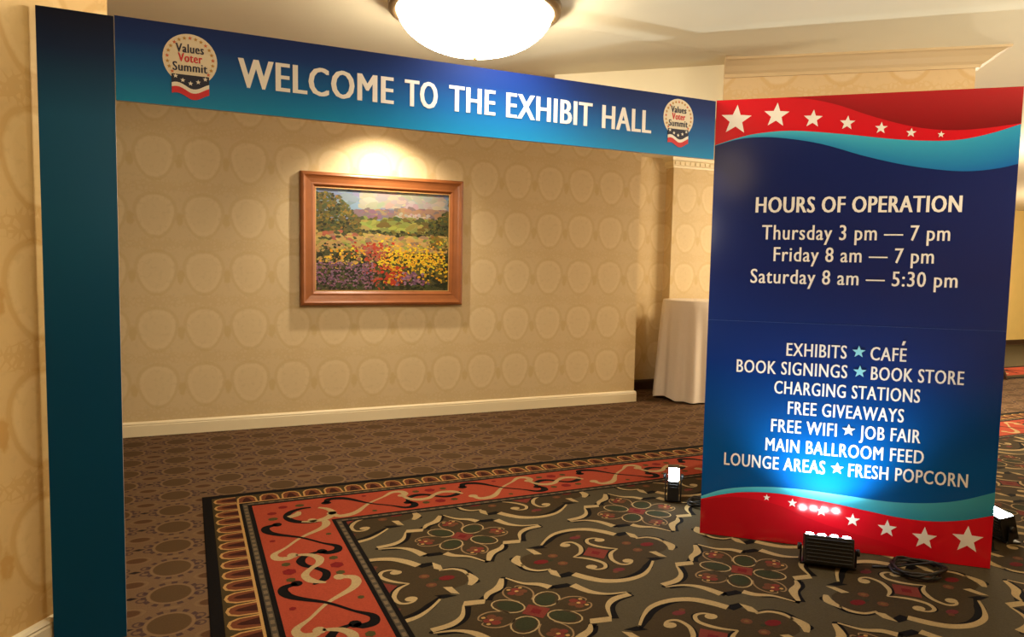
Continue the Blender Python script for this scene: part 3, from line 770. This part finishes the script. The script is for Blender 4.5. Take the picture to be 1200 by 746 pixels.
def dab(u, v, a, b, rot, col, y):
    x, z = (u * 2 - 1) * PW, (v * 2 - 1) * PH
    a = min(a, max(.004, PW - abs(x))); b = min(b, max(.004, PH - abs(z)))
    col = tuple(max(0, .68 * c * random.uniform(.82, 1.18)) for c in col); P = []
    for k in range(7):
        t = 2 * math.pi * k / 7; px, pz = a * math.cos(t), b * math.sin(t)
        X, Zz = x + px * math.cos(rot) - pz * math.sin(rot), z + px * math.sin(rot) + pz * math.cos(rot)
        P.append((max(-PW, min(PW, X)), -y, max(-PH, min(PH, Zz))))
    can.face(P, col)
can.face([(-PW, -.014, -PH), (PW, -.014, -PH), (PW, -.014, PH), (-PW, -.014, PH)], lin((70, 72, 44)))
C = {k: lin(v) for k, v in dict(sky=(128, 146, 170), cloud=(164, 158, 150), cloudd=(126, 138, 158), mauve=(128, 106, 114), tan=(156, 126, 98), pine=(78, 84, 50), olive=(104, 96, 44), gold=(138, 112, 46), field=(134, 140, 70), lime=(160, 158, 80),
     straw=(196, 164, 98), dkgreen=(46, 50, 28), yellow=(246, 208, 50), yel2=(232, 172, 36), red=(190, 66, 38), rose=(176, 98, 80), purple=(132, 92, 118), lilac=(164, 122, 146), white=(176, 168, 154), white2=(186, 170, 150)).items()}
yy = [.0142]
def lay(n, fu, fv, size, cols, flat=1.0):
    for _ in range(n):
        yy[0] += .0000009
        s = random.uniform(.6, 1.3) * size
        dab(fu(), fv(), s * flat, s * .7, random.uniform(-.6, .6), C[random.choice(cols)], yy[0])
R = random.uniform; G = random.gauss
lay(260, lambda: R(0, 1), lambda: R(.72, 1), .05, ('sky', 'cloudd', 'sky', 'cloudd'), 1.6)
lay(160, lambda: R(.35, .95), lambda: R(.84, .97), .04, ('cloud', 'white', 'cloud'), 1.5)
lay(80, lambda: R(.3, .65), lambda: R(.74, .79), .03, ('mauve',), 1.6)
lay(60, lambda: G(.46, .05), lambda: R(.77, .81), .02, ('mauve', 'mauve', 'tan'), 1.6)
lay(110, lambda: R(.6, .98), lambda: R(.74, .82), .03, ('tan', 'mauve', 'tan'), 1.6)
lay(50, lambda: R(.58, .85), lambda: R(.73, .78), .018, ('white2', 'tan', 'cloud'))
lay(160, lambda: R(.3, 1), lambda: R(.66, .73), .024, ('pine', 'olive', 'field'), 1.4)
lay(160, lambda: R(.3, .85), lambda: R(.58, .68), .030, ('field', 'lime', 'field', 'olive'), 1.8)
lay(90, lambda: R(.3, .9), lambda: R(.55, .60), .018, ('pine', 'dkgreen', 'olive'), 1.5)
def treeL():
    while True:
        u, v = R(0, .32), R(.52, .98)
        if v < .96 - (max(0, u - .06) / .27) ** 2 * .30: return u, v
t = [0, 0]
def tu():
    t[0], t[1] = treeL(); return t[0]
lay(900, tu, lambda: t[1], .015, ('olive', 'pine', 'gold', 'olive', 'pine', 'dkgreen'))
def tu2():
    while True:
        u, v = R(.84, 1), R(.55, .84)
        if v < .66 + (u - .82) * 1.0: t[0], t[1] = u, v; return u
lay(400, tu2, lambda: t[1], .014, ('pine', 'dkgreen', 'pine', 'olive'))
lay(520, lambda: R(0, 1), lambda: R(.40, .555), .020, ('straw', 'straw', 'straw', 'tan', 'lime'), 1.8)
lay(50, lambda: R(0, .3), lambda: R(.50, .58), .02, ('rose', 'straw', 'pine', 'straw'), 1.5)
lay(70, lambda: G(.93, .05), lambda: R(.42, .56), .022, ('gold', 'olive', 'field'))
lay(560, lambda: R(0, 1), lambda: R(0, .36), .026, ('dkgreen', 'pine', 'dkgreen', 'olive'))
lay(170, lambda: R(0, .45), lambda: R(.22, .46), .013, ('dkgreen', 'pine', 'gold', 'straw'))
lay(90, lambda: R(.02, .35), lambda: R(.25, .42), .013, ('yellow', 'yel2', 'straw'))
lay(520, lambda: R(.45, .97), lambda: abs(G(.34, .07)), .011, ('yellow', 'yellow', 'yel2'))
lay(110, lambda: R(.6, .99), lambda: R(.08, .28), .014, ('yel2', 'yellow', 'olive'))
lay(120, lambda: G(.42, .07), lambda: R(.30, .48), .014, ('rose', 'red', 'rose'))
lay(110, lambda: G(.57, .05), lambda: R(.06, .25), .016, ('red', 'red', 'yel2'))
lay(60, lambda: G(.42, .05), lambda: R(.02, .28), .013, ('red', 'rose'))
lay(560, lambda: R(.0, .42), lambda: R(.02, .28), .011, ('purple', 'lilac', 'purple', 'dkgreen'))
lay(70, lambda: G(.71, .05), lambda: R(.06, .19), .014, ('purple', 'lilac'))
lay(110, lambda: R(0, 1), lambda: R(0, .06), .02, ('dkgreen', 'pine'))
can.build('canvas', attr_material('oil_paint', 0.5, 0.3), pic, weld=False)

# ------------------------------------------------------------------ domed ceiling lamps
BRONZE = material('aged_bronze', lin((128, 104, 72)), 0.35, 0.75, noise=0.15, nscale=14)
GLASS = material('glowing_alabaster_glass', lin((240, 226, 196)), 0.4, emit=(1.0, 0.86, 0.64), strength=DOME_STRENGTH)
def dome(loc, label, glass):
    r = tag(empty('ceiling_light', loc), label, 'lamp')
    mb = MB(); mb.lathe([(.30, 0), (.40, 0), (.425, -.010), (.432, -.022), (.424, -.034), (.430, -.042), (.430, -.052), (.416, -.060), (.404, -.064), (.385, -.062), (.385, -.030), (.30, -.02)], 64)
    mb.build('rim', BRONZE, r)
    mb = MB(); P = [(.392, -.050)]
    for k in range(1, 15): a = k / 14 * math.pi / 2; P.append((.388 * math.cos(a) ** .92 if k < 14 else .004, -.055 - .195 * math.sin(a) ** 1.15))
    mb.lathe(P, 64); mb.build('bowl', glass, r)
    mb = MB(); mb.lathe([(.002, -.248), (.011, -.250), (.013, -.256), (.009, -.262), (.012, -.268), (.008, -.278), (.001, -.283)], 16)
    mb.build('finial', material('brass_finial', lin((214, 180, 120)), 0.3, 0.8), r)
    return r
dome((1.335, 3.50, CEIL - .022), 'round domed glass ceiling light with bronze rim above the welcome banner', GLASS)
GLASS2 = material('glowing_hall_glass', lin((240, 226, 196)), 0.4, emit=(1.0, 0.80, 0.54), strength=HALL_DOME_STRENGTH)
dome((7.0, 5.2, CEIL), 'domed ceiling light added to light the far hall, unseen behind the tall sign', GLASS2)  # second dome, out of sight, added to light the hall

# ------------------------------------------------------------------ cocktail table with a white cloth
TC = (5.40, 6.84)
tb = tag(empty('cocktail_table', (*TC, 0)), 'tall round cocktail table hidden under the white cloth in the recess', 'table')
mb = MB(); mb.lathe([(.001, 1.118), (.35, 1.118), (.357, 1.126), (.357, 1.138), (.35, 1.145), (.001, 1.145)], 40); mb.build('tabletop', DARK_BROWN, tb)
STEEL = material('black_steel_pole', lin((28, 28, 30)), 0.4, 0.7)
mb = MB(); mb.lathe([(.03, .03), (.03, 1.12)], 16); mb.build('pole', STEEL, tb)
mb = MB(); mb.lathe([(.001, 0), (.25, 0), (.26, .01), (.24, .022), (.05, .035), (.001, .035)], 32); mb.build('base', STEEL, tb)
cl = MB(); rows = []; N = 144
for k in range(6): rows.append([(TC[0] + (.02 + .068 * k) * math.cos(2*math.pi*j/N), TC[1] + (.02 + .068 * k) * math.sin(2*math.pi*j/N), 1.150) for j in range(N)])
for k in range(15):
    t = k / 14; row = []
    for j in range(N):
        a = 2 * math.pi * j / N
        fold = .5 * math.sin(a * 11 + .6) + .3 * math.sin(a * 17 + 1.9) + .25 * math.sin(a * 5 + .3)
        r = .365 + .075 * t ** .8 + fold * .050 * t ** .8
        zb = .018 + .03 * max(0, math.sin(a * 4 + 1.2))
        row.append((TC[0] + r * math.cos(a), TC[1] + r * math.sin(a), 1.142 - (1.142 - zb) * t))
    rows.append(row)
cl.grid(rows, True)
cloth = cl.build('tablecloth', material('white_table_linen', lin((226, 214, 198)), 0.85, noise=0.04, nscale=60, bump=0.05))
tag(cloth, 'floor length white cloth hanging in folds over the tall round table', 'tablecloth')

# ------------------------------------------------------------------ led uplights and their cables
BLACKM = material('black_powder_coat', lin((16, 15, 15)), 0.45, noise=0.1, nscale=40)
LENS = material('lit_led_lens', (0.9, 0.95, 1.0), 0.2, emit=(0.80, 0.93, 1.0), strength=LENS_STRENGTH)
def uplight(loc, rot, tilt, L, label, lenses=4, power=4.0, lens_r=.020, window=None, hz=.085):
    """bar of LEDs on a yoke; it shines towards its own +z, tilted round its long axis"""
    r = tag(empty('led_uplight', loc, rot), label, 'light', 'LED uplights around the sign')
    M = Matrix.Translation((0, 0, hz)) @ Matrix.Rotation(tilt, 4, 'X')
    mb = MB(); mb.box((-L/2, -.045, .012 - hz if window and not tilt else -.075), (L/2, .045, .065), M)
    for k in range(7): mb.box((-L/2 + .01, -.055, -.065 + k * .018), (L/2 - .01, -.045, -.057 + k * .018), M)     # cooling fins on the back
    h = mb.build('housing', BLACKM, r, bevel=.006)
    mb = MB()
    mb.box((-L/2 - .018, -.02, .0), (L/2 + .018, .06, .010)); mb.box((-L/2 - .018, -.014, .0), (-L/2 - .010, .014, hz + .015)); mb.box((L/2 + .010, -.014, .0), (L/2 + .018, .014, hz + .015))
    mb.build('yoke', BLACKM, r, bevel=.002)
    for s in (-1, 1):
        mb = MB(); mb.lathe([(.001, .012), (.018, .012), (.018, 0), (.001, 0)], 14, Matrix.Translation((s * (L/2 + .018), 0, hz)) @ Matrix.Rotation(s * math.pi / 2, 4, 'Y')); mb.build('knob', BLACKM, r)
    if window:
        mb = MB(); mb.box(*window, M); mb.build('lens', LENS, h, bevel=.003)
    for k in range(0 if window else lenses):
        x = -L/2 + L * (k + .5) / lenses
        mb = MB(); mb.lathe([(lens_r, .066), (lens_r * .9, .071), (lens_r * .5, .074), (.001, .075)], 16, M @ Matrix.Translation((x, .012, 0)))
        mb.build('lens', LENS, h)
        if power:
            p = Matrix.Translation(loc) @ Matrix.Rotation(rot, 4, 'Z') @ M @ Vector((x, .012, .088))
            d = Matrix.Rotation(rot, 4, 'Z') @ M.to_3x3().to_4x4() @ Vector((0, 0, 1))
            lamp('led_beam', 'SPOT', p, power, (0.78, 0.92, 1.0), p + d, .012, 108, 0.9)
    return r
def coil(loc, R0, turns, label, tail, th=.006):
    P = []; n = int(turns * 24)
    for k in range(n + 1):
        a = 2 * math.pi * k / 24; rr = R0 * (1 + .10 * math.sin(k * .83) + .05 * math.cos(k * 1.7))
        P.append((loc[0] + rr * math.cos(a), loc[1] + rr * .8 * math.sin(a), th + .0065 + .007 * (k / 24) + .004 * math.sin(k * .9)))
    P += [(*q, th + .005) for q in tail]
    mb = MB(); mb.tube(P, th, 7); return tag(mb.build('power_cable', material('black_rubber', lin((14, 13, 13)), 0.5)), label, 'cable', 'cables of the uplights')
sa = math.atan2(sd.y, sd.x)
uplight((3.00, 2.65, 0.007), sa, math.radians(-16), .235, 'black bar uplight on the carpet in front of the sign, lighting its face', 4, 17.0)
uplight((2.872, 3.79, 0.007), math.radians(-35), 0.0, .070, 'small lit uplight on the carpet left of the sign, near the red border', window=((-.032, -.062, -.016), (.032, -.044, .066)), hz=.165)
uplight((4.27, 2.61, 0.007), math.radians(-112), math.radians(14), .25, 'lit uplight peeking out behind the right edge of the sign', window=((-.120, -.036, .060), (.120, .036, .070)))
coil((3.37, 2.42), .13, 4, 'coil of black cable beside the front uplight under the sign', [(3.27, 2.51), (3.20, 2.545)])
coil((3.00, 3.66), .085, 4, 'coil of black cable beside the small uplight left of the sign', [(2.935, 3.70)])

# ------------------------------------------------------------------ low dark table down the hall
st = tag(empty('low_table', (10.42, 6.80, 0)), 'low dark table far down the hall, mostly hidden behind the right edge of the sign', 'table')
mb = MB(); mb.box((-.24, -.24, .27), (.24, .24, .30)); mb.build('tabletop', DARK_BROWN, st, bevel=.006)
for sx in (-1, 1):
    for sy in (-1, 1):
        mb = MB(); mb.grid([[(sx * e + a * w, sy * e + b * w, z) for a, b in ((-1,-1),(1,-1),(1,1),(-1,1))] for z, w, e in ((.005, .016, .29), (.27, .026, .21))], True, False); mb.build('leg', DARK_BROWN, st)
